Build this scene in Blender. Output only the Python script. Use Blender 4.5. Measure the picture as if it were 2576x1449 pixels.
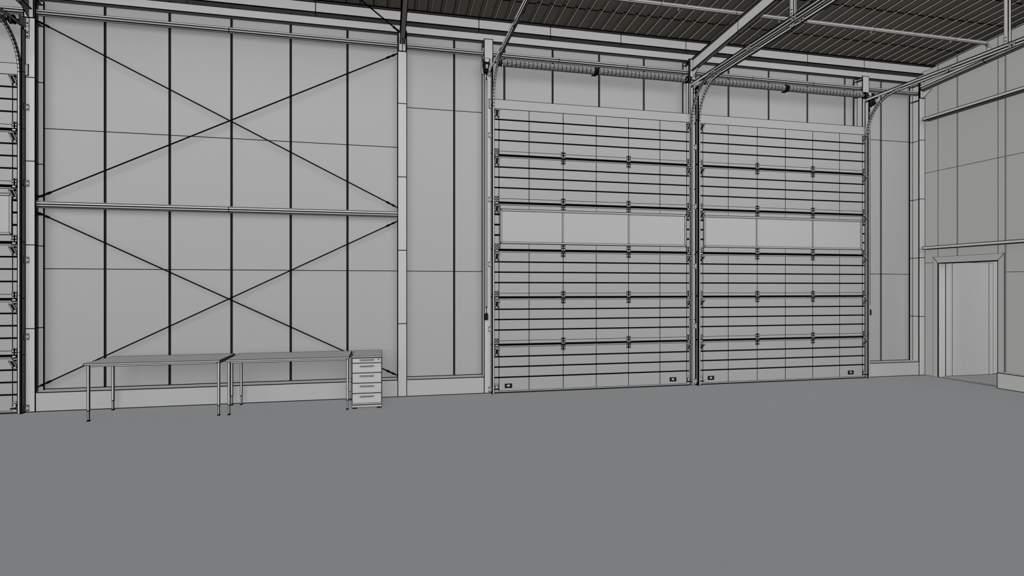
import bpy, math, random
from mathutils import Vector, Matrix

for o in list(bpy.data.objects):
    bpy.data.objects.remove(o)
COL = bpy.context.scene.collection
LW = 0.0118            # half width of the drawn edge line, metres

# ------------------------------------------------------------------ materials
def mat(name, rgb, noise=0.03, rough=None):
    m = bpy.data.materials.new(name); m.use_nodes = True
    nt = m.node_tree; nt.nodes.clear()
    N = nt.nodes.new; L = nt.links.new
    out = N('ShaderNodeOutputMaterial'); bs = N('ShaderNodeBsdfDiffuse')
    tc = N('ShaderNodeTexCoord'); nz = N('ShaderNodeTexNoise'); nz.inputs['Scale'].default_value = 1.3
    nz.inputs['Detail'].default_value = 3
    L(tc.outputs['Object'], nz.inputs['Vector'])
    mr = N('ShaderNodeMapRange'); mr.inputs['To Min'].default_value = 1 - noise; mr.inputs['To Max'].default_value = 1 + noise
    L(nz.outputs['Fac'], mr.inputs['Value'])
    vm = N('ShaderNodeVectorMath'); vm.operation = 'SCALE'; vm.inputs[0].default_value = rgb
    L(mr.outputs['Result'], vm.inputs['Scale'])
    L(vm.outputs[0], bs.inputs['Color']); L(bs.outputs[0], out.inputs['Surface'])
    return m

G = 0.064
M_LINE = mat('black_edge_line', (.0003, .0003, .0003), 0)
W = lambda k, r=1.12, b=.862: (G*k*r, G*k, G*k*b)
M_PANEL = mat('grey_wall_panel', W(1.0), .01)
M_PASS = mat('lightened_passage_grey', W(1.22), .01)  # lightened to make up for the sun that the gable wall blocks
M_STEEL = mat('grey_painted_steel', W(1.29), .01)
M_TUBE = mat('pale_steel_tube', W(1.32), .01)
M_DOOR = mat('grey_door_skin', W(.965), .01)
M_PANE = mat('pale_window_pane', W(1.12), .01)
M_PLINTH = mat('grey_concrete_plinth', W(1.15), .02)
M_RAIL = mat('galvanised_rail', W(1.24), .01)
M_FLOOR = mat('smooth_grey_floor', W(.885, 1.115, .925), .012)
M_DECK = mat('grey_roof_deck', W(.88, 1.2, .78), .01)
M_ROD = mat('dark_steel_rod', (.0012, .0012, .0013), .02)
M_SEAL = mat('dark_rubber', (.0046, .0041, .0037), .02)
M_GROOVE = mat('dark_joint_filler', (.0050, .0043, .0038), .0)  # dark grey backing of the joints between wall panels
M_DESK = mat('highlit_desk_board', W(1.5), .01)  # desk grey lightened, bright edge highlight put into the colour
M_DESKTOP = mat('toned_down_desk_top', W(.92, 1.1, .885), .01)  # same desk grey darkened for upward faces, shading put into the colour
M_CAB = mat('pale_cabinet_front', W(1.32), .01)

# ------------------------------------------------------------------ mesh builder
class MB:
    """Collects convex polygons. Every polygon gets a narrow dark rim (its drawn edges) of real faces."""
    def __init__(s, lw=LW):
        s.v = []; s.f = []; s.mi = []; s.lw = lw; s.mid = 0
    def add(s, pts, m):
        b = len(s.v); s.v += [tuple(p) for p in pts]; s.f.append(tuple(range(b, b+len(pts)))); s.mi.append(m)
    def poly(s, pts, lines=1.0):
        pts = [Vector(p) for p in pts]; n = len(pts)
        if not isinstance(lines, (list, tuple)): lines = [lines]*n
        w = [s.lw*k for k in lines]
        if max(w) <= 0: s.add(pts, s.mid); return
        nr = Vector()
        for i in range(n): nr += (pts[i]).cross(pts[(i+1) % n])
        if nr.length < 1e-12: return
        nr.normalize()
        dirs = [(pts[(i+1) % n]-pts[i]).normalized() for i in range(n)]
        inn = [nr.cross(d) for d in dirs]
        q = []; ok = True
        for i in range(n):
            h = i-1
            a, b2 = inn[h], inn[i]; c = a.dot(b2)
            den = 1-c*c
            if den < 1e-5: q.append(pts[i]+b2*w[i]); continue
            u = (w[h]-c*w[i])/den; t = (w[i]-c*w[h])/den
            q.append(pts[i]+a*u+b2*t)
        for i in range(n):
            if (q[(i+1) % n]-q[i]).dot(dirs[i]) < 1e-5: ok = False
        if not ok:
            s.add(pts, 'L'); return
        s.add(q, s.mid)
        for i in range(n):
            k = (i+1) % n
            if w[i] <= 0: 
                continue
            r = [pts[i], pts[k], q[k], q[i]]
            s.add(r, 'L')
    def box(s, x0, x1, y0, y1, z0, z1, cuts=(), axis=0, seam=.55, skip='', k=1.0):
        """box; cuts = extra coplanar seams along axis (0 x, 1 y, 2 z); k = line weight"""
        lo = [x0, y0, z0]; hi = [x1, y1, z1]
        cs = [lo[axis]] + sorted(c for c in cuts if lo[axis]+1e-4 < c < hi[axis]-1e-4) + [hi[axis]]
        for i in range(len(cs)-1):
            a = lo[:]; b = hi[:]; a[axis] = cs[i]; b[axis] = cs[i+1]
            first, last = i == 0, i == len(cs)-2
            P = lambda i_, j_, k_: (b[0] if i_ else a[0], b[1] if j_ else a[1], b[2] if k_ else a[2])
            faces = {'-x': [(0,0,0),(0,0,1),(0,1,1),(0,1,0)], '+x': [(1,0,0),(1,1,0),(1,1,1),(1,0,1)],
                     '-y': [(0,0,0),(1,0,0),(1,0,1),(0,0,1)], '+y': [(0,1,0),(0,1,1),(1,1,1),(1,1,0)],
                     '-z': [(0,0,0),(0,1,0),(1,1,0),(1,0,0)], '+z': [(0,0,1),(1,0,1),(1,1,1),(0,1,1)]}
            ax = 'xyz'[axis]
            for key, cor in faces.items():
                if key in skip.split(): continue
                if key == '-'+ax and not first: continue
                if key == '+'+ax and not last: continue
                ln = []
                for q in range(4):
                    u, w = cor[q], cor[(q+1) % 4]
                    f = k
                    if u[axis] == w[axis] and key[1] != ax:
                        if (u[axis] == 0 and not first) or (u[axis] == 1 and not last): f = seam
                    ln.append(f)
                s.poly([P(*t) for t in cor], ln)
    def sweep(s, prof, path, ups=None, cap=True, closed=True, k=1.0, kr=None, capk=1.0):
        """profile [(a,b)] carried along path; ups = per point (A,B) axes"""
        rings = []
        for p, (A, B) in zip(path, ups):
            p = Vector(p); A = Vector(A); B = Vector(B)
            rings.append([p + A*a + B*b for a, b in prof])
        n = len(prof); kr = k if kr is None else kr
        last = len(rings)-2
        for i in range(len(rings)-1):
            for j in range(n if closed else n-1):
                j2 = (j+1) % n
                k0 = kr if i > 0 else k
                k1 = kr if i < last else k
                s.poly([rings[i][j], rings[i][j2], rings[i+1][j2], rings[i+1][j]], [k0, k, k1, k])
        if cap and closed:
            s.poly(list(reversed(rings[0])), capk); s.poly(rings[-1], capk)
    def tube(s, p, q, r, n=8, segs=1, k=1.0, kr=.55, rot=0.0, radii=None, cap=True):
        p = Vector(p); q = Vector(q); d = (q-p).normalized()
        up = Vector((0, 0, 1)) if abs(d.z) < .95 else Vector((0, 1, 0))
        A = d.cross(up).normalized(); B = A.cross(d).normalized()
        prof = [(math.cos(rot+2*math.pi*i/n)*r, math.sin(rot+2*math.pi*i/n)*r) for i in range(n)]
        path = [p+(q-p)*t/segs for t in range(segs+1)]
        s.sweep(prof, path, [(A, B)]*(segs+1), k=k, kr=kr, cap=cap, capk=max(1.0, k))
    def rings(s, p, q, rs, n=12, k=.6):
        """lathe about the axis p-q; rs = [(t along axis in metres, radius)]"""
        p = Vector(p); q = Vector(q); d = (q-p).normalized()
        up = Vector((0, 0, 1)) if abs(d.z) < .95 else Vector((0, 1, 0))
        A = d.cross(up).normalized(); B = A.cross(d).normalized()
        R = [[p+d*t+A*math.cos(2*math.pi*i/n)*r+B*math.sin(2*math.pi*i/n)*r for i in range(n)] for t, r in rs]
        for a, b in zip(R[:-1], R[1:]):
            for i in range(n):
                s.poly([a[i], a[(i+1) % n], b[(i+1) % n], b[i]], k)
        s.poly(list(reversed(R[0])), k); s.poly(R[-1], k)
    def plate(s, outline, off, k=1.0):
        """extrude a planar convex outline by the vector off"""
        a = [Vector(p) for p in outline]; o = Vector(off); b = [p+o for p in a]; n = len(a)
        s.poly(a, k); s.poly(list(reversed(b)), k)
        for i in range(n):
            s.poly([a[i], b[i], b[(i+1) % n], a[(i+1) % n]], k)
    def bolt(s, c, d, r=.009, h=.008):
        c = Vector(c); d = Vector(d).normalized()
        s.tube(c, c+d*h, r, 6, k=4.0)
    def build(s, name, m, parent=None, loc=None):
        me = bpy.data.meshes.new(name)
        key = {}; vv = []; ff = []; mm = []
        ms = list(m) if isinstance(m, (list, tuple)) else [m]
        for f, mi in zip(s.f, s.mi):
            t = []
            for a in f:                            # weld the vertices that meet
                p = s.v[a]; kk = (round(p[0], 4), round(p[1], 4), round(p[2], 4))
                if kk not in key: key[kk] = len(vv); vv.append(p)
                if key[kk] not in t: t.append(key[kk])
            if len(t) < 3: continue
            ff.append(t); mm.append(len(ms) if mi == 'L' else mi)
        me.from_pydata(vv, [], ff)
        for x in ms + [M_LINE]: me.materials.append(x)
        me.polygons.foreach_set('material_index', mm)
        me.update()
        o = bpy.data.objects.new(name, me); COL.objects.link(o)
        if parent is not None: o.parent = parent
        if loc is not None: o.location = loc
        return o

def tag(o, label, cat, group=None):
    o['label'] = label; o['category'] = cat
    if group: o['group'] = group
    return o
def thing(name, label, cat, loc=(0, 0, 0), group=None):
    o = bpy.data.objects.new(name, None); o.empty_display_size = .1
    COL.objects.link(o); o.location = loc
    return tag(o, label, cat, group)
def struct(o):
    o['kind'] = 'structure'; return o
def copy_tree(o, parent=None):
    c = o.copy(); COL.objects.link(c)
    if parent is not None: c.parent = parent
    for ch in list(o.children): copy_tree(ch, c)
    return c
def box_obj(name, dims, m, parent=None, lw=LW, **kw):
    b = MB(lw); b.box(*dims, **kw); return b.build(name, m, parent)

# ------------------------------------------------------------------ measures
YF = 9.034            # column and plinth front
YW = 9.285            # wall panel face
XR = 10.318           # gable wall face
SL = 0.0714           # roof slope
ZR = lambda y: 6.087 + SL*(9.065-y)
XL = -14.0             # left end of what is built
Y0 = 6.25              # near end of the roof

# ------------------------------------------------------------------ setting
b = MB(); b.poly([(XL-5, -6, 0), (14.5, -6, 0), (14.5, 9.6, 0), (XL-5, 9.6, 0)], 0)
struct(b.build('floor', M_FLOOR))

def wall_back():
    b = MB(.0095)
    g = 0.008
    xs = [1.138+0.8395*i for i in range(-19, 12)]
    xs = [x for x in xs if XL < x < 10.3]
    ed = [XL] + xs + [10.46]
    for i in range(len(ed)-1):
        x0 = ed[i] + (g if i else 0); x1 = ed[i+1] - (g if i < len(ed)-2 else 0)
        cuts = [1.972, 3.95] if ed[i] < 0.2 else [1.972, 4.6]
        b.box(x0, x1, YW, YW+.10, .271, 6.2, cuts=cuts, axis=2, seam=.6)
    for x in xs:                          # recessed joint between two panels
        b.mid = 1
        b.box(x-g, x+g, YW+.012, YW+.09, .271, 6.2, k=.0, skip='-x +x +y')
        b.mid = 0
    return b.build('wall_back', [M_PANEL, M_GROOVE])
struct(wall_back())

def wall_right():
    b = MB(.0078)
    T = .16; ztop = lambda y: 5.952 + SL*(8.772-y)
    def pan(y0, y1, z0, z1, cuts):        # a panel between two heights, z1 None = up to the sloping top
        zs = [z0] + [c for c in cuts if z0 < c] + ([z1] if z1 else [None])
        for i in range(len(zs)-1):
            lo, hi = zs[i], zs[i+1]
            kb = .55 if i else 1; kt = .55 if i < len(zs)-2 else 1
            a, c = (hi, hi) if hi else (ztop(y0), ztop(y1))
            b.poly([(XR, y1, lo), (XR, y0, lo), (XR, y0, a), (XR, y1, c)], [kb, .6, kt, .6])
            b.poly([(XR+T, y0, lo), (XR+T, y1, lo), (XR+T, y1, c), (XR+T, y0, a)], 0)
            if hi is None: b.poly([(XR, y1, c), (XR, y0, a), (XR+T, y0, a), (XR+T, y1, c)], 1)
        for y, s in ((y0, 0), (y1, 1)):
            zt = z1 or ztop(y)
            q = [(XR, y, z0), (XR+T, y, z0), (XR+T, y, zt), (XR, y, zt)]
            b.poly(q if not s else list(reversed(q)), .6)
        b.poly([(XR, y0, z0), (XR, y1, z0), (XR+T, y1, z0), (XR+T, y0, z0)], 1)
    pan(8.776, 9.285, 0, None, [2.185, 3.938])
    pan(8.405, 8.776, 2.176, None, [3.938])
    pan(7.690, 8.391, 2.176, None, [3.938])
    pan(7.576, 7.690, 0, None, [1.972, 3.938])
    ys = [7.562 - .8395*i for i in range(0, 9)]
    for i in range(len(ys)-1):
        pan(ys[i+1]+.007, ys[i]-.002, 0, None, [1.972, 3.938])
    for y in [8.398, 7.569] + [v+.0025 for v in ys[1:-1]]:       # joint strips
        z0 = 2.176 if y > 8 else 0
        b.mid = 1
        b.poly([(XR+.012, y+.012, z0), (XR+.012, y-.012, z0), (XR+.012, y-.012, ztop(y)), (XR+.012, y+.012, ztop(y))], 0)
        b.mid = 0
    return b.build('wall_right', [M_PANEL, M_PANEL])
struct(wall_right())

def ceiling():
    b = MB(.0072)
    P = .206; x = .547 - P*70
    laps = [9.33, 8.55, 7.65, 7.05, Y0]
    up = .024
    while x < 10.78:
        # lower flange, sloping sides, upper flange of the trapezoid sheet
        pr = [(x, up), (x+.006, 0), (x+.138, 0), (x+.144, up), (x+P, up)]
        for q, ((xa, za), (xb, zb)) in enumerate(zip(pr[:-1], pr[1:])):
            kx = 2.0 if q in (1, 3) else .5
            for i in range(len(laps)-1):
                ya, yb = laps[i], laps[i+1]
                b.poly([(xa, yb, ZR(yb)+za), (xa, ya, ZR(ya)+za), (xb, ya, ZR(ya)+zb), (xb, yb, ZR(yb)+zb)],
                       [.7, kx, .7, kx])
        x += P
    return b.build('ceiling', M_DECK)
struct(ceiling())

# concrete plinth along the back wall, one stretch per bay without a door
for n, (xa, xb) in enumerate(((-14.0, -8.40), (-4.632, 0.2215), (0.3705, 1.5875), (9.0135, 10.318))):
    b = MB(); ya, yb, z = YF+.006, YW-.001, .270
    b.poly([(xa, ya, 0), (xb, ya, 0), (xb, ya, z), (xa, ya, z)], [1, 0, 1, 0])
    b.poly([(xa, ya, z), (xb, ya, z), (xb, yb, z), (xa, yb, z)], [1, 0, 1, 0])
    b.poly([(xa, ya, 0), (xa, ya, z), (xa, yb, z), (xa, yb, 0)], 0); b.poly([(xb, ya, 0), (xb, yb, 0), (xb, yb, z), (xb, ya, z)], 0)
    b.poly([(xa, yb, 0), (xa, yb, z), (xb, yb, z), (xb, yb, 0)], 0); b.poly([(xa, ya, 0), (xa, yb, 0), (xb, yb, 0), (xb, ya, 0)], 0)
    struct(b.build('baseboard_back' if n == 0 else 'baseboard_back.%03d' % n, M_PLINTH))
b = MB(); b.box(10.135, XR-.002, 1.0, 7.572, 0, .27)
struct(b.build('baseboard_right', M_PLINTH))

# doorway in the gable wall with its leaf standing open outwards
def doorway():
    root = bpy.data.objects.new('door_1', None); COL.objects.link(root)
    root.location = (XR, 8.23, 0); struct(root)
    def L(o): return o
    ox, oy = XR, 8.23
    b = MB(.0072)
    # mitred casing on the wall
    yo0, yo1, yi0, yi1, zo, zi = 7.584-oy, 8.872-oy, 7.690-oy, 8.776-oy, 2.296, 2.176
    t = -.006
    b.poly([(t, yo1, 0), (t, yi1, 0), (t, yi1, zi), (t, yo1, zo)], .7)
    b.poly([(t, yo1, zo), (t, yi1, zi), (t, yi0, zi), (t, yo0, zo)], .7)
    b.poly([(t, yi0, zi), (t, yi0, .0), (t, yo0, .0), (t, yo0, zo)], .7)
    for (ya, yb, za, zb) in ((yo1, yo1, 0, zo), (yo1, yo0, zo, zo), (yo0, yo0, zo, 0)):
        b.poly([(t, ya, za), (t, yb, zb), (0, yb, zb), (0, ya, za)], .7)
    b.build('door_casing', M_PANEL, root)
    b = MB(.0072)        # reveal lining
    b.box(0, .165, yi1-.012, yi1-.001, 0, zi); b.box(0, .165, yi0+.001, yi0+.012, 0, zi)
    b.box(0, .165, yi0+.012, yi1-.012, zi-.012, zi-.001)
    b.build('door_lining', M_STEEL, root)
    b = MB(.0072)        # open leaf, hinged at the far jamb
    b.box(.17, 1.32, yi1-.012, yi1+.03, .012, 2.195, cuts=(.325, 1.215), axis=0, seam=.8)
    b.build('door_leaf', M_PASS, root)
    b = MB(.006)
    b.box(.0, .09, yi0+.012, yi1-.012, 0, .008); b.box(.09, .17, yi0+.012, yi1-.012, 0, .012)
    b.box(.17, .27, yi0+.012, yi1-.012, 0, .006)
    b.build('door_threshold', M_PLINTH, root)
doorway()
struct(box_obj('wall_passage', (XR+.17, 14.3, 8.84, 8.95, 0, 3.0), M_PASS))

# lintel boards over the three big doors
for n, (xa, xb, lab) in enumerate(((1.666, 5.292, 'plain grey lintel board above the middle sectional door'),
                                  (5.303, 8.985, 'plain grey lintel board above the right sectional door'),
                                  (-8.36, -4.711, 'plain grey lintel board above the cut off sectional door at far left'))):
    o = box_obj('door_lintel', (xa, xb, 9.022, 9.032, 4.594, 4.754), M_PANEL, k=.7)
    tag(o, lab, 'lintel', 'lintel boards over the sectional doors')

# ------------------------------------------------------------------ columns and posts
COLX = [-4.707, .296, 5.300, 10.239]
colcuts = (1.1445, 2.289, 3.4335, 4.578)
def column(x, label, name='steel_column', cat='column', grp='steel columns of the frame', w=.0735):
    colcuts = () if name == 'door_post' else (1.1445, 2.289, 3.4335, 4.578)
    root = thing(name, label, cat, (x, 9.14, 0), grp)
    yf, yb = YF-9.14, 9.252-9.14
    b = MB(); b.box(-w, w, yf, yf+.014, 0, 5.72, cuts=colcuts, axis=2)
    b.build('front_flange', M_STEEL, root)
    b = MB(); b.box(-.006, .006, yf+.014, yb-.018, 0, 5.72, cuts=colcuts, axis=2, skip='-y +y')
    b.build('web', M_STEEL, root)
    b = MB(); b.box(-w, w, yb-.018, yb, 0, 5.72, cuts=colcuts, axis=2)
    b.build('back_flange', M_STEEL, root)
    for z in (5.36, 5.66, 2.72, 2.98) if x < 0 else (5.36, 5.66):       # stiffeners between the flanges
        for xa, xb in ((.006, w-.008), (-w+.008, -.006)):
            b = MB(.005); b.box(xa, xb, yf+.014, yb-.018, z-.005, z+.005); b.build('stiffener_plate', M_STEEL, root)
    return root
column(COLX[0], 'grey steel column at left between cut off door and cross braces')
column(COLX[1], 'slim grey steel column to the right of the drawer unit')
column(COLX[2], 'grey steel column between the two full sectional doors')
column(COLX[3], 'grey steel column in the corner beside the walk-through doorway')
column(1.664, 'tall grey door post behind the left door opener and its hanging control', 'door_post', 'post', 'tall posts beside the doors', .0755)
column(8.934, 'tall grey door post at the right edge of the right sectional door', 'door_post', 'post', 'tall posts beside the doors', .0785)

# ------------------------------------------------------------------ beams, tubes, rafters
segs = [0.224-1.68*6 + 1.68*i for i in range(13)]
bcuts = [-6.56, -4.87, -3.19, -1.25, 1.664-.44, 2.9-.0, 3.44+.55, 5.06, 6.3, 7.5, 8.9]
bx = []
root = thing('eaves_purlin', 'grey eaves purlin with flanged edges running directly under the roof sheets', 'beam', (0, 9.125, 5.873))
cuts = [-6.0, -4.4, -2.78, -1.0, 1.52, 2.73, 3.99, 5.22, 6.5, 7.72, 8.98]
b = MB(); b.box(XL, 10.65, 9.065-9.125, 9.185-9.125, 0, .017, cuts=cuts, axis=0); b.build('bottom_flange', M_PANEL, root)
b = MB(); b.box(XL, 10.65, -.006, .006, .017, .187, cuts=cuts, axis=0, skip='+z -z'); b.build('web', M_STEEL, root)
b = MB(); b.box(XL, 10.65, 9.065-9.125, 9.185-9.125, .187, .204, cuts=cuts, axis=0); b.build('top_flange', M_PANEL, root)
o = box_obj('eaves_beam', (XL, 10.31, 9.187, YW-.002, 5.744, 5.872), M_STEEL)
tag(o, 'grey eaves beam lying against the wall panels below the purlin', 'beam')

def oct_tube(name, xa, xb, y, z, r, cuts, label, group):
    b = MB(.0088)
    xs = [xa] + [c for c in cuts if xa < c < xb] + [xb]
    prof = [(math.cos(math.pi*i/4)*r, math.sin(math.pi*i/4)*r) for i in range(8)]
    b.sweep(prof, [(x, y, z) for x in xs], [((0, -1, 0), (0, 0, 1))]*len(xs), kr=.6)
    return tag(b.build(name, M_TUBE), label, 'tube', group)
g = 'horizontal tie tubes between columns'
ty, tz, tr = 9.133, 5.512, .047
oct_tube('tie_tube', COLX[0]+.008, COLX[1]-.008, ty, tz, tr, (-2.21,), 'long grey tie tube below the eaves beam, above the upper cross brace', g)
oct_tube('tie_tube', COLX[1]+.008, 1.664-.008, ty, tz, tr, (), 'short grey tie tube between the slim column and the left door post', g)
oct_tube('tie_tube', 1.664+.008, COLX[2]-.008, ty, tz, tr, (2.87, 4.1), 'long grey tie tube above the spring shaft of the middle door', g)
oct_tube('tie_tube', COLX[2]+.008, 8.934-.008, ty, tz, tr, (6.55, 7.83), 'long grey tie tube above the spring shaft of the right door', g)
oct_tube('tie_tube', 8.934+.008, COLX[3]-.008, ty, tz, tr, (), 'short grey tie tube between the right door post and the corner column', g)
oct_tube('tie_tube', XL, COLX[0]-.008, ty, tz, tr, (), 'short visible end of tie tube at the top left image corner', g)
oct_tube('tie_tube', COLX[0]+.008, COLX[1]-.008, 9.135, 2.858, .049, (-2.215,), 'grey tie tube at mid height, between upper and lower cross braces', g)

def rafter(x, label, tube=False):
    root = thing('roof_rafter', label, 'rafter', (x, 9.019, 5.5), 'sloping roof rafters')
    dy = -3.0
    def P(a, y, z): return (a, y, z - SL*y)
    b = MB()
    if not tube:
        for (a0, a1, z0, z1) in ((-.041, .041, .0, .012), (-.004, .004, .012, .198), (-.041, .041, .198, .21)):
            cuts = [0, -1.3, -2.2, dy]
            for i in range(3):
                ya, yb = cuts[i], cuts[i+1]
                s0 = 1 if i == 0 else .6; s1 = 1 if i == 2 else .6
                b.poly([P(a0, ya, z0), P(a0, yb, z0), P(a0, yb, z1), P(a0, ya, z1)], [1, s1, 1, s0])
                b.poly([P(a1, yb, z0), P(a1, ya, z0), P(a1, ya, z1), P(a1, yb, z1)], [1, s0, 1, s1])
                b.poly([P(a0, yb, z0), P(a0, ya, z0), P(a1, ya, z0), P(a1, yb, z0)], [1, s0, 1, s1])
                b.poly([P(a0, ya, z1), P(a0, yb, z1), P(a1, yb, z1), P(a1, ya, z1)], [1, s1, 1, s0])
            b.poly([P(a0, 0, z0), P(a0, 0, z1), P(a1, 0, z1), P(a1, 0, z0)], 1)
            b.poly([P(a0, dy, z0), P(a1, dy, z0), P(a1, dy, z1), P(a0, dy, z1)], 1)
        b.build('rafter_beam', M_RAIL, root)
    else:
        r = .082
        prof = [(math.cos(math.pi*(i+.5)/5)*r, math.sin(math.pi*(i+.5)/5)*r) for i in range(10)]
        ys = [-.002, -.02, -1.2, -2.2, dy]
        b.sweep(prof, [(0, y, .1-SL*y) for y in ys], [((-1, 0, 0), (0, 0, 1))]*5, k=.7, kr=.6)
        b.build('rafter_beam', M_RAIL, root)
    b = MB(); b.box(-.061, .061, 0, .0145, -.115, .215); b.build('end_plate', M_STEEL, root)
    b = MB(.0055)
    b.plate([(-.005, -.002, -.105), (-.005, -.002, -.004), (-.005, -.205, .010), (-.005, -.03, -.105)], (.010, 0, 0))
    b.build('haunch_plate', M_RAIL, root)
    return root
rafter(COLX[0], 'grey roof rafter at the top left image corner above the left column')
rafter(COLX[1], 'grey roof rafter seen from below, above the slim column by the drawer unit')
rafter(COLX[2], 'grey I-shaped roof rafter rising from the column between the two doors')
rafter(10.236, 'rounded grey rafter sloping along the gable wall', tube=True)

# ------------------------------------------------------------------ cross bracing
def brace(p, q, label, cat='brace rod', ts=(.12,), group='thin diagonal bracing rods', tq=True):
    p = Vector(p); q = Vector(q); d = (q-p).normalized(); Lh = (q-p).length
    root = thing('brace_rod', label, cat, tuple(p), group)
    b = MB(.0045); b.tube((0, 0, 0), tuple(q-p), .0105, 6, k=.5); b.build('rod', M_ROD, root)
    for s in (1, -1):
        if s < 0 and not tq: continue
        o = Vector() if s > 0 else q-p; e = d*s
        b = MB(.005)
        b.rings(o+e*.035, o+e*.2, [(0, .008), (.015, .017), (.055, .017), (.07, .012), (.09, .012), (.1, .018), (.14, .018), (.16, .011)], n=6, k=.7)
        b.build('turnbuckle', M_ROD, root)
    return root
brace((-4.675, 9.115, 5.40), (.222, 9.115, 2.965), 'thin dark brace rod falling to the right in the upper cross')
brace((-4.675, 9.150, 2.950), (.222, 9.150, 5.395), 'thin dark brace rod rising to the right in the upper cross')
brace((-4.675, 9.115, 2.757), (.222, 9.115, .328), 'thin dark brace rod falling to the right in the lower cross')
brace((-4.675, 9.150, .322), (.222, 9.150, 2.752), 'thin dark brace rod rising to the right in the lower cross')
brace((.262, 9.005, 5.672), (-4.60, 2.1, 6.1), 'thin dark roof brace rod leaving the top of the slim column', ts=(.1,))

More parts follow.
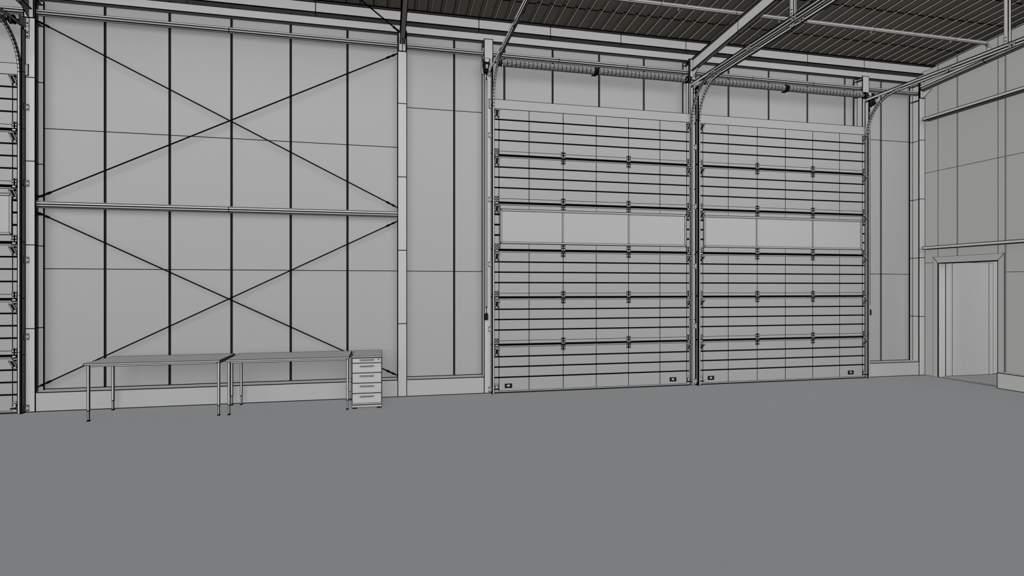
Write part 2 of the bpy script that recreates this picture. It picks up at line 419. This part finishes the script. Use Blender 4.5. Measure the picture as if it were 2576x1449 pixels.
# ------------------------------------------------------------------ sectional doors
DW, DH, DT = 3.474, 4.592, .04
SH = DH/6
def door(label):
    root = thing('sectional_door', label, 'door', (1.746, 8.992, 0), 'tall grey sectional doors')
    v = [0, .080] + [.582*i for i in range(1, 6)] + [3.418, DW]
    for k in range(6):                               # from the top section downwards
        zt = DH - SH*k; zb = zt - SH
        window = (k == 2)
        b = MB(.0068)
        if not window:
            rows = [(.006 if k == 0 else .020, .166), (.182, .332), (.348, .500), (.516, SH-.032 if k < 5 else SH-.04)]
            for i, (a, c) in enumerate(rows):
                cz = (zt-.682,) if i == 3 and k < 5 else ()
                for j in range(len(v)-1):
                    x0, x1 = v[j], v[j+1]
                    zs = [zt-c] + list(cz) + [zt-a]
                    for q in range(len(zs)-1):
                        b.poly([(x0, 0, zs[q]), (x1, 0, zs[q]), (x1, 0, zs[q+1]), (x0, 0, zs[q+1])],
                               [.6, .85 if j < len(v)-2 else 1, .6, .85 if j else 1])
                b.box(0, DW, 0.0, .012, zt-c, zt-a, skip='-y +y')
            b.box(0, DW, .012, DT, zb+.003, zt-.003, k=.0)
            # groove bottoms and the tongue lip on the lower rim
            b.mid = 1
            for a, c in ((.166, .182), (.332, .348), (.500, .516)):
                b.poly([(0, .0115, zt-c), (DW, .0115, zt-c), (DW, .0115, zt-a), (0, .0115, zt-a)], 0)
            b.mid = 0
        else:
            fx0, fx1, fz0, fz1 = .098, 3.412, .083, .643     # window frame outer rim below zt
            for x0, x1 in ((0, fx0), (fx1, DW)):
                for a, c in ((.020, .166), (.182, .332), (.348, .500), (.516, SH-.032)):
                    b.box(x0, x1, 0, .012, zt-c, zt-a, cuts=(.08, 3.418), axis=0, skip='+y')
            b.box(fx0, fx1, 0, .012, zt-fz0, zt-.020, cuts=v, axis=0, k=.7)
            b.box(fx0, fx1, 0, .012, zb+.032, zt-fz1, cuts=v, axis=0, seam=.6)
            b.box(0, DW, .030, DT, zb+.003, zt-.003, k=0)
            b.box(0, fx0, .012, .030, zb+.003, zt-.003, k=0); b.box(fx1, DW, .012, .030, zb+.003, zt-.003, k=0)
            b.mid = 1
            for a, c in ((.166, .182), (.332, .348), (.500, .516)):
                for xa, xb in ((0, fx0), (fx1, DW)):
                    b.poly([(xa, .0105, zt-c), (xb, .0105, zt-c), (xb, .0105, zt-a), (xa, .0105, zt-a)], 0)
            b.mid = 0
        if k < 5:                                    # dark weather strip in the joint under this section
            b.mid = 1; b.box(0, DW, .003, .012, zb+.002, zb+.033, k=0); b.mid = 0
        if k > 0:                                    # upper tongue of the section
            b.box(0, DW, .001, .012, zt-.016, zt-.001, k=.35)
        sec = b.build('door_section', [M_DOOR, M_LINE], root)
        if window:
            b = MB(.0055); t = .034
            X = (fx0, fx0+t, fx1-t, fx1); Z = (zt-fz1, zt-fz1+t, zt-fz0-t, zt-fz0)
            y = -.006; yi = .008
            b.poly([(X[0], y, Z[0]), (X[3], y, Z[0]), (X[2], y, Z[1]), (X[1], y, Z[1])])
            b.poly([(X[3], y, Z[0]), (X[3], y, Z[3]), (X[2], y, Z[2]), (X[2], y, Z[1])])
            b.poly([(X[3], y, Z[3]), (X[0], y, Z[3]), (X[1], y, Z[2]), (X[2], y, Z[2])])
            b.poly([(X[0], y, Z[3]), (X[0], y, Z[0]), (X[1], y, Z[1]), (X[1], y, Z[2])])
            b.box(X[0], X[3], y, .011, Z[0], Z[3], skip='-y +y'); 
            for (xa, za), (xb, zb2) in (((X[1], Z[1]), (X[2], Z[1])), ((X[2], Z[1]), (X[2], Z[2])), ((X[2], Z[2]), (X[1], Z[2])), ((X[1], Z[2]), (X[1], Z[1]))):
                b.poly([(xa, y, za), (xb, y, zb2), (xb, .022, zb2), (xa, .022, za)])
            for cx in (1.162, 2.337):
                b.box(cx-.014, cx+.014, .002, .022, Z[1], Z[2])
            b.build('window_frame', M_DOOR, sec)
            for xa, xb in ((X[1], 1.148), (1.176, 2.323), (2.351, X[2])):
                b = MB(); b.box(xa+.001, xb-.001, .012, .02, Z[1]+.001, Z[2]-.001, k=0)
                b.build('window_pane', M_PANE, sec)
        # hinges across the joint under this section
        if k < 5:
            for cx in (1.164, 2.328):
                b = MB(.0058)
                for h in (-.021, .021):
                    b.box(cx+h-.016, cx+h+.016, -.008, -.0005, zb+.028, zb+.118, k=1)
                    b.box(cx+h-.016, cx+h+.016, -.008, -.0005, zb-.088, zb-.008, k=1)
                    for dz in (.098, .062, -.03, -.066):
                        b.bolt((cx+h, -.008, zb+dz), (0, -1, 0), .0115, .007)
                b.box(cx-.036, cx+.036, -.012, -.0005, zb-.008, zb+.028, k=1)
                b.tube((cx-.036, -.016, zb+.006), (cx+.036, -.016, zb+.006), .010, 8)
                b.build('hinge', M_STEEL, sec)
        # end hinge with the slanted roller holder, one at each rim
        for side in (0, 1):
            x0, x1 = (0.004, .076) if side == 0 else (3.412, DW-.002)
            sg = 1 if side == 0 else -1
            if k < 5:
                b = MB(.0056)
                xm = (x0+x1)/2
                for xa, xb in ((x0, x0+.026), (x1-.026, x1)):
                    b.box(xa, xb, -.007, -.0005, zb+.03, zb+.122, k=1)
                    for dz in (.10, .062):
                        b.bolt(((xa+xb)/2, -.007, zb+dz), (0, -1, 0), .009, .007)
                b.box(x0+.026, x1-.026, -.004, -.0005, zb+.03, zb+.122, cuts=(zb+.082,), axis=2, seam=1, k=1)
                b.box(x0, x1, -.018, -.0005, zb-.012, zb+.03, k=2)
                b.build('hinge', M_STEEL, sec)
            zt2 = zt if k == 0 else None
            zz = zb - .004 if k < 5 else None
            for zj in [z for z in (zt2, zz) if z is not None]:
                b = MB(.0052)
                out = -.075
                xs = ((x0-.004, x0+.02), (x1-.02, x1+.004))
                for xa, xb in xs:         # slanted straps
                    b.plate([(xa, out, zj-.048), (xb, out, zj-.048), (xb, -.004, zj-.125), (xa, -.004, zj-.125)], (0, .004, .006), k=1)
                b.mid = 1
                b.plate([(x0+.022, out+.006, zj-.052), (x1-.022, out+.006, zj-.052), (x1-.022, -.006, zj-.122), (x0+.022, -.006, zj-.122)], (0, .003, .004), k=.5)
                b.mid = 0
                b.box(x0-.004, x1+.004, out, -.001, zj-.048, zj-.042, k=1)
                b.box(x0-.004, x1+.004, out, out+.004, zj-.048, zj-.030, k=1)
                b.box(x0, x1, -.007, -.0005, zj-.150, zj-.122, k=1)
                for h in (.014, .058):
                    b.bolt((x0+h, -.007, zj-.136), (0, -1, 0), .009, .007)
                xr = -.022 if side == 0 else DW+.012
                b.tube(((x0+x1)/2, -.046, zj-.036), (xr, -.046, zj-.036), .008, 8)
                b.build('roller_holder', [M_STEEL, M_SEAL], sec)
            if k == 5:
                b = MB(.0056)
                b.box(x0, x1, -.006, -.0005, .145, .168, k=1); b.box(x0+.006, x1-.006, -.012, -.0005, .085, .138, k=1)
                b.box(x0, x1+.006*sg, -.05, -.0005, .068, .082, k=2); b.box(x0, x1, -.006, -.0005, .03, .062, k=1)
                for h in (.016, .056):
                    b.bolt((x0+h, -.012, .115), (0, -1, 0), .010, .006)
                b.tube(((x0+x1)/2, -.046, .075), (-.02 if side == 0 else DW+.01, -.046, .075), .008, 8)
                b.build('bottom_bracket', M_STEEL, sec)
        if k == 5:
            for hx in (.236, 3.153):
                b = MB(.0045)
                zc = .118; w, h = .061, .036
                t1, t2, t3 = .017, .023, .036
                b.box(hx-w, hx+w, -.012, -.0005, zc+h-t1, zc+h); b.box(hx-w, hx+w, -.012, -.0005, zc-h, zc-h+t2)
                b.box(hx-w, hx-w+t3, -.012, -.0005, zc-h+t2, zc+h-t1); b.box(hx+w-t3, hx+w, -.012, -.0005, zc-h+t2, zc+h-t1)
                b.mid = 1; b.box(hx-w+t3, hx+w-t3, -.004, -.0005, zc-h+t2, zc+h-t1, k=.5); b.mid = 0
                b.build('grip_handle', [M_SEAL, M_CAB], sec)
            b = MB(.0045); b.box(0, DW, -.004, .034, .020, .036, k=.8); b.build('bottom_rail', M_RAIL, sec)
            b = MB(.0045); b.box(.003, DW-.003, 0, .03, .0, .0195); b.build('bottom_seal', M_SEAL, sec)
    return root
d1 = door('grey sectional door left of the central column, under the longer visible spring')
d2 = copy_tree(d1); d2.location.x = 1.746+3.649
d2['label'] = 'grey sectional door right of the central column, nearest to the doorway corner'
d0 = copy_tree(d1); d0.location.x = 1.746-10.043
d0['label'] = 'grey sectional door cut off by the left image edge'

# ------------------------------------------------------------------ door tracks
def track(xi, s, label, hang=True):
    """xi = x of the rim that faces the door, s = +1 when the door lies on its +x side"""
    root = thing('door_track', label, 'door track', (xi, 8.95, 0), 'guide tracks of the sectional doors')
    L = lambda a: -s*a                         # away from the door
    def bx(b, a0, a1, *r, **k):
        x0, x1 = sorted((L(a0), L(a1))); b.box(x0, x1, *r, **k)
    # C profile, (away from the door, outwards)
    C = [(0, -.025), (.030, -.025), (.030, .025), (0, .025), (0, .019), (.024, .019), (.024, -.019), (0, -.019)]
    def csweep(b, path, nrm, kr, k=1.0):
        # split the C into three convex bars so that every face stays convex
        for q in ((0, .030, -.025, -.020), (.025, .030, -.020, .020), (0, .030, .020, .025)):
            pr = [(q[0], q[2]), (q[1], q[2]), (q[1], q[3]), (q[0], q[3])]
            if s > 0: pr = pr[::-1]
            b.sweep(pr, path, [((L(1), 0, 0), n) for n in nrm], kr=kr, k=k)
    zc = 4.605; R = .60; yv = -.012           # rail centre, relative to root
    rcuts = [.07 + SH*i for i in range(1, 6)]
    b = MB(.0055); zs = [0.004] + [z for z in rcuts] + [zc]
    csweep(b, [(0, yv, z) for z in zs], [(0, -1, 0)]*len(zs), .5)
    bx(b, .019, .0245, yv-.019, yv+.019, .004, zc, k=6)       # black liner, the channel's inner shade put into colour
    b.build('vertical_rail', M_RAIL, root)
    b = MB(.0074); n = 18; pth = []; nr = []
    for i in range(n+1):
        a = math.pi/2*i/n
        pth.append((0, yv-R+R*math.cos(a), zc+R*math.sin(a))); nr.append((0, -math.cos(a), -math.sin(a)))
    csweep(b, pth, nr, .7, .8)
    b.build('curved_rail', M_RAIL, root)
    b = MB(.0085); yh = yv-R
    csweep(b, [(0, yh, zc+R), (0, yh-.95, zc+R), (0, yh-1.9, zc+R), (0, yh-2.85, zc+R), (0, -4.5, zc+R)], [(0, 0, -1)]*5, .6)
    b.build('horizontal_rail', M_RAIL, root)
    b = MB(.0085)
    bx(b, .030, .035, -4.5, .05, 5.226, 5.276); bx(b, .006, .030, -4.5, .05, 5.271, 5.276)
    b.build('support_angle', M_RAIL, root)
    b = MB(.020 if s < 0 else .05)  # wide black rims also put the shade on this plate into colour
    bx(b, .031, .036, -.02 if s < 0 else -.036, .082, 0.0, 5.22, cuts=[z-.04 for z in rcuts]+[4.63], axis=2, seam=.25)
    b.build('jamb_angle', M_RAIL, root)
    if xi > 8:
        b = MB(.006); bx(b, .0362, .074, .034, .040, .0, 4.6); b.build('shade_strip', M_SEAL, root)  # added strip, its dark colour stands in for a shaded recess
    for z in (4.165, 3.127, 2.082, 1.036, .062):
        b = MB(.005)
        bx(b, .037, .077, .077, .083, z-.046, z+.046, k=.9)
        bx(b, .0365, .041, .03, .077, z-.046, z+.046, k=.9)
        for dz in (-.027, .027):
            b.bolt((L(.060), .077, z+dz), (0, -1, 0), .0095, .008)
        b.build('jamb_bracket', M_RAIL, root)
    b = MB(.005)                                # taller bearing plate near the top
    bx(b, .037, .079, .076, .083, 5.105, 5.385, cuts=(5.2, 5.27), axis=2, seam=.7)
    for z in (5.13, 5.18, 5.31): b.bolt((L(.058), .076, z), (0, -1, 0), .011, .009)
    bx(b, .0365, .041, -.07, .076, 5.24, 5.37)
    b.build('bearing_plate', M_RAIL, root)
    for y in (8.285-8.95, 7.36-8.95, 6.42-8.95):
        b = MB(.005)
        for dy in (-.045, .012):
            bx(b, -.003 if s < 0 else .0355, -.0005 if s < 0 else .0395, y+dy, y+dy+.04, 5.18, 5.26, cuts=(5.222,), axis=2, seam=.8, k=.8)
            for z in (5.20, 5.24):
                b.bolt((L(-.003 if s < 0 else .0395), y+dy+.02, z), (s if s < 0 else -1, 0, 0), .008, .005)
        b.build('splice_plate', M_RAIL, root)
    return root
track(1.737, 1, 'guide track along the left edge of the middle sectional door')
track(5.226, -1, 'guide track along the right edge of the middle sectional door')
track(5.385, 1, 'guide track along the left edge of the right sectional door')
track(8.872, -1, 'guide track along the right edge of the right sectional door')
track(-4.783, -1, 'guide track beside the left column, at the cut off door')

# ------------------------------------------------------------------ spring shafts
def spring_shaft(x0, x1, e0, e1, label):
    W = x1-x0
    root = thing('spring_shaft', label, 'spring shaft', (x0, 8.925, 5.305), 'torsion spring shafts over the doors')
    zd = 0
    b = MB(.005); b.tube((e0-x0, 0, 0), (e1-x0, 0, 0), .0125, 8); b.build('shaft', M_RAIL, root)
    xm = W*.493
    for a, c in ((.075, xm-.045), (xm+.045, W-.115)):
        b = MB(.0066); n = 16; st = 22; r = .053
        rs = []
        for i in range(st+1):
            rs.append((i*(c-a)/st, r))
        b.rings((a, 0, zd), (c, 0, zd), rs, n=n, k=.85)
        b.build('torsion_spring', M_TUBE, root)
    b = MB(.005)
    b.rings((xm-.04, 0, 0), (xm+.04, 0, 0), [(0, .045), (.008, .062), (.024, .062), (.03, .05), (.05, .05), (.056, .062), (.072, .062), (.08, .045)], n=12, k=1)
    b.build('spring_cone', M_SEAL, root)
    b = MB(.005)
    b.plate([(xm-.006, -.03, -.02), (xm-.006, .0, -.05), (xm-.006, .09, .02), (xm-.006, .06, .075), (xm-.006, 0, .075)], (.012, 0, 0))
    b.box(xm-.085, xm-.006, -.02, .02, -.078, -.066); b.box(xm-.05, xm-.006, -.012, .012, -.066, -.05)
    b.build('shaft_bracket', M_SEAL, root)
    for a, s in ((.03, 1), (W-.03, -1)):
        b = MB(.005)
        b.rings((a-.03, 0, 0), (a+.03, 0, 0), [(0, .03), (.004, .062), (.012, .062), (.016, .052), (.044, .052), (.048, .062), (.056, .062), (.06, .03)], n=16, k=1.5)
        b.build('cable_drum', M_RAIL, root)
    return root
spring_shaft(1.80, 5.185, 1.7008, 5.2622, 'ribbed grey spring shaft over the middle sectional door')
spring_shaft(5.425, 8.83, 5.3488, 8.9082, 'ribbed grey spring shaft over the right sectional door')
spring_shaft(-8.22, -4.82, -8.26, -4.7468, 'ribbed grey spring shaft over the cut off door at far left')

# ------------------------------------------------------------------ openers with pull cord
def opener(x, label, cx, cy):
    root = thing('door_opener', label, 'door opener', (x, 8.975, 5.14), 'door openers on the posts')
    b = MB(.0055)        # tapering housing, wide at the top
    f = [(-.048, -.11, .21), (.048, -.11, .21), (.048, -.11, .125), (-.048, -.11, .125)]
    def loft(r):
        for A, B in zip(r[:-1], r[1:]):
            for i in range(4):
                b.poly([A[i], A[(i+1) % 4], B[(i+1) % 4], B[i]])
        b.poly(r[0][::-1]); b.poly(r[-1])
    b.mid = 1
    def ring(z, w, y0, y1): return [(-w, y0, z), (w, y0, z), (w, y1, z), (-w, y1, z)]
    loft([ring(0, .03, -.05, .03), ring(.03, .034, -.075, .035), ring(.10, .044, -.09, .04), ring(.125, .047, -.10, .04), ring(.205, .050, -.10, .04), ring(.215, .045, -.07, .04)])
    b.mid = 0
    b.plate([(-.03, -.101, .13), (.03, -.101, .13), (.042, -.101, .195), (-.042, -.101, .195)], (0, -.02, 0))
    b.plate([(-.014, -.092, .03), (.014, -.092, .03), (.024, -.1, .10), (-.024, -.1, .10)], (0, -.018, 0))
    b.build('housing', [M_STEEL, M_SEAL], root)
    b = MB(.0055); b.box(-.064 if cx > 0 else -.046, .046, .0405, .052, -.005, .215); b.build('mounting_plate', M_PANEL, root)
    b = MB(.0045)
    b.tube((.004, -.03, .005), (cx+.006, cy, -.03), .008, 6); b.tube((cx+.006, cy, -.03), (cx-.001, cy, -.065), .007, 6)
    b.tube((cx-.001, cy, -.065), (cx, cy, -.105), .010, 6)
    b.build('cable_gland', M_SEAL, root)
    b = MB(.003)
    for dx in (-.012, .012):
        b.tube((cx+dx, cy, -.095), (cx+dx, cy, -3.74), .0042, 6, k=.4)
    b.box(cx-.016, cx+.016, cy-.006, cy+.006, -.105, -.095); b.box(cx-.014, cx+.014, cy-.005, cy+.005, -3.76, -3.735)
    b.tube((cx, cy, -3.75), (cx, cy, -3.86), .006, 6)
    b.build('control_cable', M_SEAL, root)
    b = MB(.005)
    b.box(cx-.026, cx+.026, cy-.020, cy+.014, -3.955, -3.855); b.box(cx-.016, cx+.016, cy-.018, cy+.012, -3.855, -3.84)
    for z in (-3.885, -3.925):
        b.box(cx-.016, cx+.016, cy-.026, cy-.020, z-.012, z+.012)
    b.build('control_pendant', M_SEAL, root)
    return root
opener(1.606, 'wedge-shaped door opener with hanging control on the post left of the middle door', .012, .0)
opener(9.002, 'wedge-shaped door opener half hidden behind the curved track of the right door', -.024, .022)

# ------------------------------------------------------------------ track hangers
def hanger(x, y, label, s):
    root = thing('track_hanger', label, 'hanger', (x, y, 5.19), 'track hangers under the roof')
    zt = ZR(y) - 5.19 - .004
    b = MB(.0062); b.box(-.004, .0, -.03, .03, 0, zt); b.box(0.0, .04*s, .026, .03, 0, zt) if s > 0 else b.box(.04*s, -.004, .026, .03, 0, zt)
    b.build('hanger_angle', M_RAIL, root)
    b = MB(.0062); b.box(-.005, -.0005, -.075, -.036, .09, zt); b.build('hanger_strip', M_RAIL, root)
    for z in (.13, .18):
        b = MB(.0045); b.bolt((-.004, 0, z), (-1, 0, 0), .009, .008); b.build('bolt', M_SEAL, root)
hanger(5.266, 6.50, 'vertical hanger angle of the middle door track near the top edge', 1)
hanger(5.349, 6.58, 'vertical hanger angle of the right door left track near the top edge', -1)
hanger(8.912, 6.53, 'vertical hanger angle near the top right, holding the rightmost track', 1)

# ------------------------------------------------------------------ roof pipe
def pipe():
    y, z, r = 7.6, 5.835, .030
    root = thing('roof_pipe', 'thin grey pipe with drop nozzles running under the roof sheets', 'pipe', (0, y, z))
    b = MB(.0048)
    xs = [-4, -1.9, .2, 2.3, 3.95, 5.18, 6.4, 7.66, 8.45, 9.27, 9.92]
    prof = [(math.cos(math.pi*(i+.5)/4)*r, math.sin(math.pi*(i+.5)/4)*r) for i in range(8)]
    b.sweep(prof, [(x, 0, 0) for x in xs], [((0, -1, 0), (0, 0, 1))]*len(xs), kr=.8, k=.8)
    b.build('pipe_run', M_TUBE, root)
    b = MB(.0048); R = .075; pth = []; ax = []
    for i in range(5):
        a = math.pi/2*i/4
        pth.append((9.92+R*math.sin(a), 0, -R+R*math.cos(a))); ax.append(((0, -1, 0), (math.sin(a), 0, math.cos(a))))
    b.sweep(prof, pth, ax, k=.8)
    b.build('elbow', M_TUBE, root)
    b = MB(.0048); b.tube((9.995, 0, -R), (9.995, 0, -.16), r, 8, k=.8); b.build('drop_pipe', M_TUBE, root)
    for x in (2.65, 4.232, 5.93, 7.612, 9.184):
        b = MB(.0045); b.tube((x, 0, -.028), (x, 0, -.06), .014, 8, k=.8); b.tube((x, 0, -.06), (x, 0, -.078), .02, 8, k=1)
        b.build('nozzle', M_RAIL, root)
pipe()

# ------------------------------------------------------------------ gable wall rails
for z, lab in ((4.925, 'upper horizontal rail fixed along the gable wall'), (2.440, 'lower horizontal rail on the gable wall just above the doorway')):
    o = box_obj('wall_rail', (10.155, XR-.001, 2.0, 8.955, z, z+.058), M_RAIL)
    tag(o, lab, 'rail', 'horizontal rails on the gable wall')

# ------------------------------------------------------------------ desks
def desk(x, label):
    root = thing('office_desk', label, 'desk', (x, 8.20, 0), 'desks along the back wall')
    W, D = 1.590, .795
    b = MB(.0075)
    b.mid = 1; b.box(0, W, 0, D, .719, .745, skip='+z'); b.mid = 0
    b.poly([(0, 0, .745), (W, 0, .745), (W, D, .745), (0, D, .745)], [.8, 1.5, 5, 1.8])
    b.build('tabletop', [M_DESKTOP, M_DESK], root)
    lx = (.018, W-.048); ly = (.05, D-.068)
    for n, dims in enumerate(((lx[0]+.03, lx[1], ly[0]+.004, ly[0]+.026, .693, .7185), (lx[0]+.03, lx[1], ly[1]+.004, ly[1]+.026, .693, .7185),
                 (lx[0]+.004, lx[0]+.026, ly[0]+.03, ly[1], .693, .7185), (lx[1]+.004, lx[1]+.026, ly[0]+.03, ly[1], .693, .7185))):
        b = MB(.0068); b.box(*dims); b.build('frame_rail', M_DESK, root)
    for x0 in lx:
        for y0 in ly:
            b = MB(.0068); b.box(x0, x0+.030, y0, y0+.030, .135, .7185)
            leg = b.build('leg', M_DESK, root)
            b = MB(.0068); b.box(x0+.003, x0+.027, y0+.003, y0+.027, .014, .135); b.build('leg_extension', M_CAB, leg)
            b = MB(.005); b.box(x0-.001, x0+.031, y0-.001, y0+.031, 0, .014); b.build('foot', M_SEAL, leg)
    return root
k1 = desk(-3.690, 'left grey desk on thin square legs, farther from the drawer unit')
k2 = copy_tree(k1); k2.location.x = -2.040
k2['label'] = 'right grey desk on thin square legs, touching the drawer unit'

def cabinet():
    root = thing('drawer_unit', 'grey five-drawer pedestal standing at the right end of the desks', 'drawer unit', (-.424, 8.235, 0))
    W, D = .414, .79
    b = MB(.0055); b.box(0, W, .02, D, .062, .7235); b.build('carcass', M_CAB, root)
    b = MB(.0055); b.mid = 1; b.box(0, W, 0, D, .724, .745, skip='+z'); b.mid = 0
    b.poly([(0, 0, .745), (W, 0, .745), (W, D, .745), (0, D, .745)], [1, 1, 5, 1.5]); b.build('cabinet_top', [M_DESKTOP, M_DESK], root)
    b = MB(.005); b.box(0, W, .0, .0195, .028, .060); b.box(0, W, .0195, D, .028, .0615); b.build('plinth', M_CAB, root)
    zs = [.720, .648, .510, .368, .225, .082]
    for i in range(5):
        z1, z0 = zs[i]-.002, zs[i+1]+.002
        b = MB(.0055); b.box(.006, W-.006, .001, .0195, z0, z1); dr = b.build('drawer', M_CAB, root)
        zc = z1-.027 if i == 0 else z1-.042
        b = MB(.0038)
        x0, x1 = .108, .306
        n = 10
        for j in range(n):
            xa = x0+(x1-x0)*j/n; xb = x0+(x1-x0)*(j+1)/n
            dep = .022 if 0 < j < n-1 else .014
            b.box(xa, xb, -dep, .0005, zc-.011, zc+.008)
        b.build('drawer_handle', M_CAB, dr)
        if i == 0:
            b = MB(.004); b.tube((.366, .001, zc+.004), (.366, -.008, zc+.004), .009, 8); b.build('lock', M_SEAL, dr)
    for cx in (.04, W-.04):
        for cy in (.045, D-.05):
            b = MB(.0045)
            b.rings((cx-.034, cy, .014), (cx+.034, cy, .014), [(0, .010), (.008, .014), (.026, .014), (.03, .010), (.038, .010), (.042, .014), (.06, .014), (.068, .010)], n=10, k=.8)
            b.box(cx-.02, cx+.02, cy-.012, cy+.012, .02, .0275)
            b.build('castor', M_CAB, root)
cabinet()

# ------------------------------------------------------------------ camera
cam = bpy.data.cameras.new('camera'); co = bpy.data.objects.new('camera', cam); COL.objects.link(co)
cam.sensor_width = 36; cam.lens = 20.0; cam.clip_end = 200
th = math.atan(325/(20/36*2576))
co.location = (0, 0, 1.7); co.rotation_euler = (math.pi/2, 0, -th)
sc = bpy.context.scene; sc.camera = co

# ------------------------------------------------------------------ light: soft sun from behind the camera, plus two added shadowless fills
def sun(name, d, strength, col=(1, 1, 1), ang=3, shadow=True):
    l = bpy.data.lights.new(name, 'SUN'); l.energy = strength; l.color = col; l.angle = math.radians(ang)
    l.use_shadow = shadow
    o = bpy.data.objects.new(name, l); COL.objects.link(o)
    o.rotation_euler = Vector(d).to_track_quat('Z', 'Y').to_euler(); o.location = (-3, -3, 5)
    return o
COOL = (.885, 1, 1.17)
sun('fill_side', (-.255, -.10, .20), 15.2, (.87, 1.005, 1.12), shadow=False)  # added fill from the left, passes through the roof
sun('fill_hall', (-.12, -1, .04), 3.6, COOL, shadow=False)  # added frontal fill, lifts the upper wall under the roof
sun('sun_front', (-.05, -1, .08), 11.6, COOL, ang=54)

w = bpy.data.worlds.new('world'); sc.world = w; w.use_nodes = True
nt = w.node_tree; nt.nodes.clear(); N = nt.nodes.new; L = nt.links.new
out = N('ShaderNodeOutputWorld'); bg = N('ShaderNodeBackground')
tc = N('ShaderNodeTexCoord'); dp = N('ShaderNodeVectorMath'); dp.operation = 'DOT_PRODUCT'
v = Vector((-.38, -.9, .06)).normalized(); dp.inputs[1].default_value = v
L(tc.outputs['Generated'], dp.inputs[0])
mr = N('ShaderNodeMapRange'); mr.interpolation_type = 'SMOOTHSTEP'
mr.inputs['From Min'].default_value = -.1; mr.inputs['From Max'].default_value = .9
mr.inputs['To Min'].default_value = .03; mr.inputs['To Max'].default_value = 1.0
L(dp.outputs['Value'], mr.inputs['Value'])
mu = N('ShaderNodeMath'); mu.operation = 'MULTIPLY'; mu.inputs[1].default_value = 0.35
L(mr.outputs['Result'], mu.inputs[0]); L(mu.outputs[0], bg.inputs['Strength'])
bg.inputs['Color'].default_value = (.9, 1, 1.12, 1)
L(bg.outputs[0], out.inputs['Surface'])

vs = sc.view_settings
sc.display_settings.display_device = 'sRGB'
vs.view_transform = 'Standard'; vs.look = 'None'; vs.exposure = 0; vs.gamma = 1; vs.use_curve_mapping = False
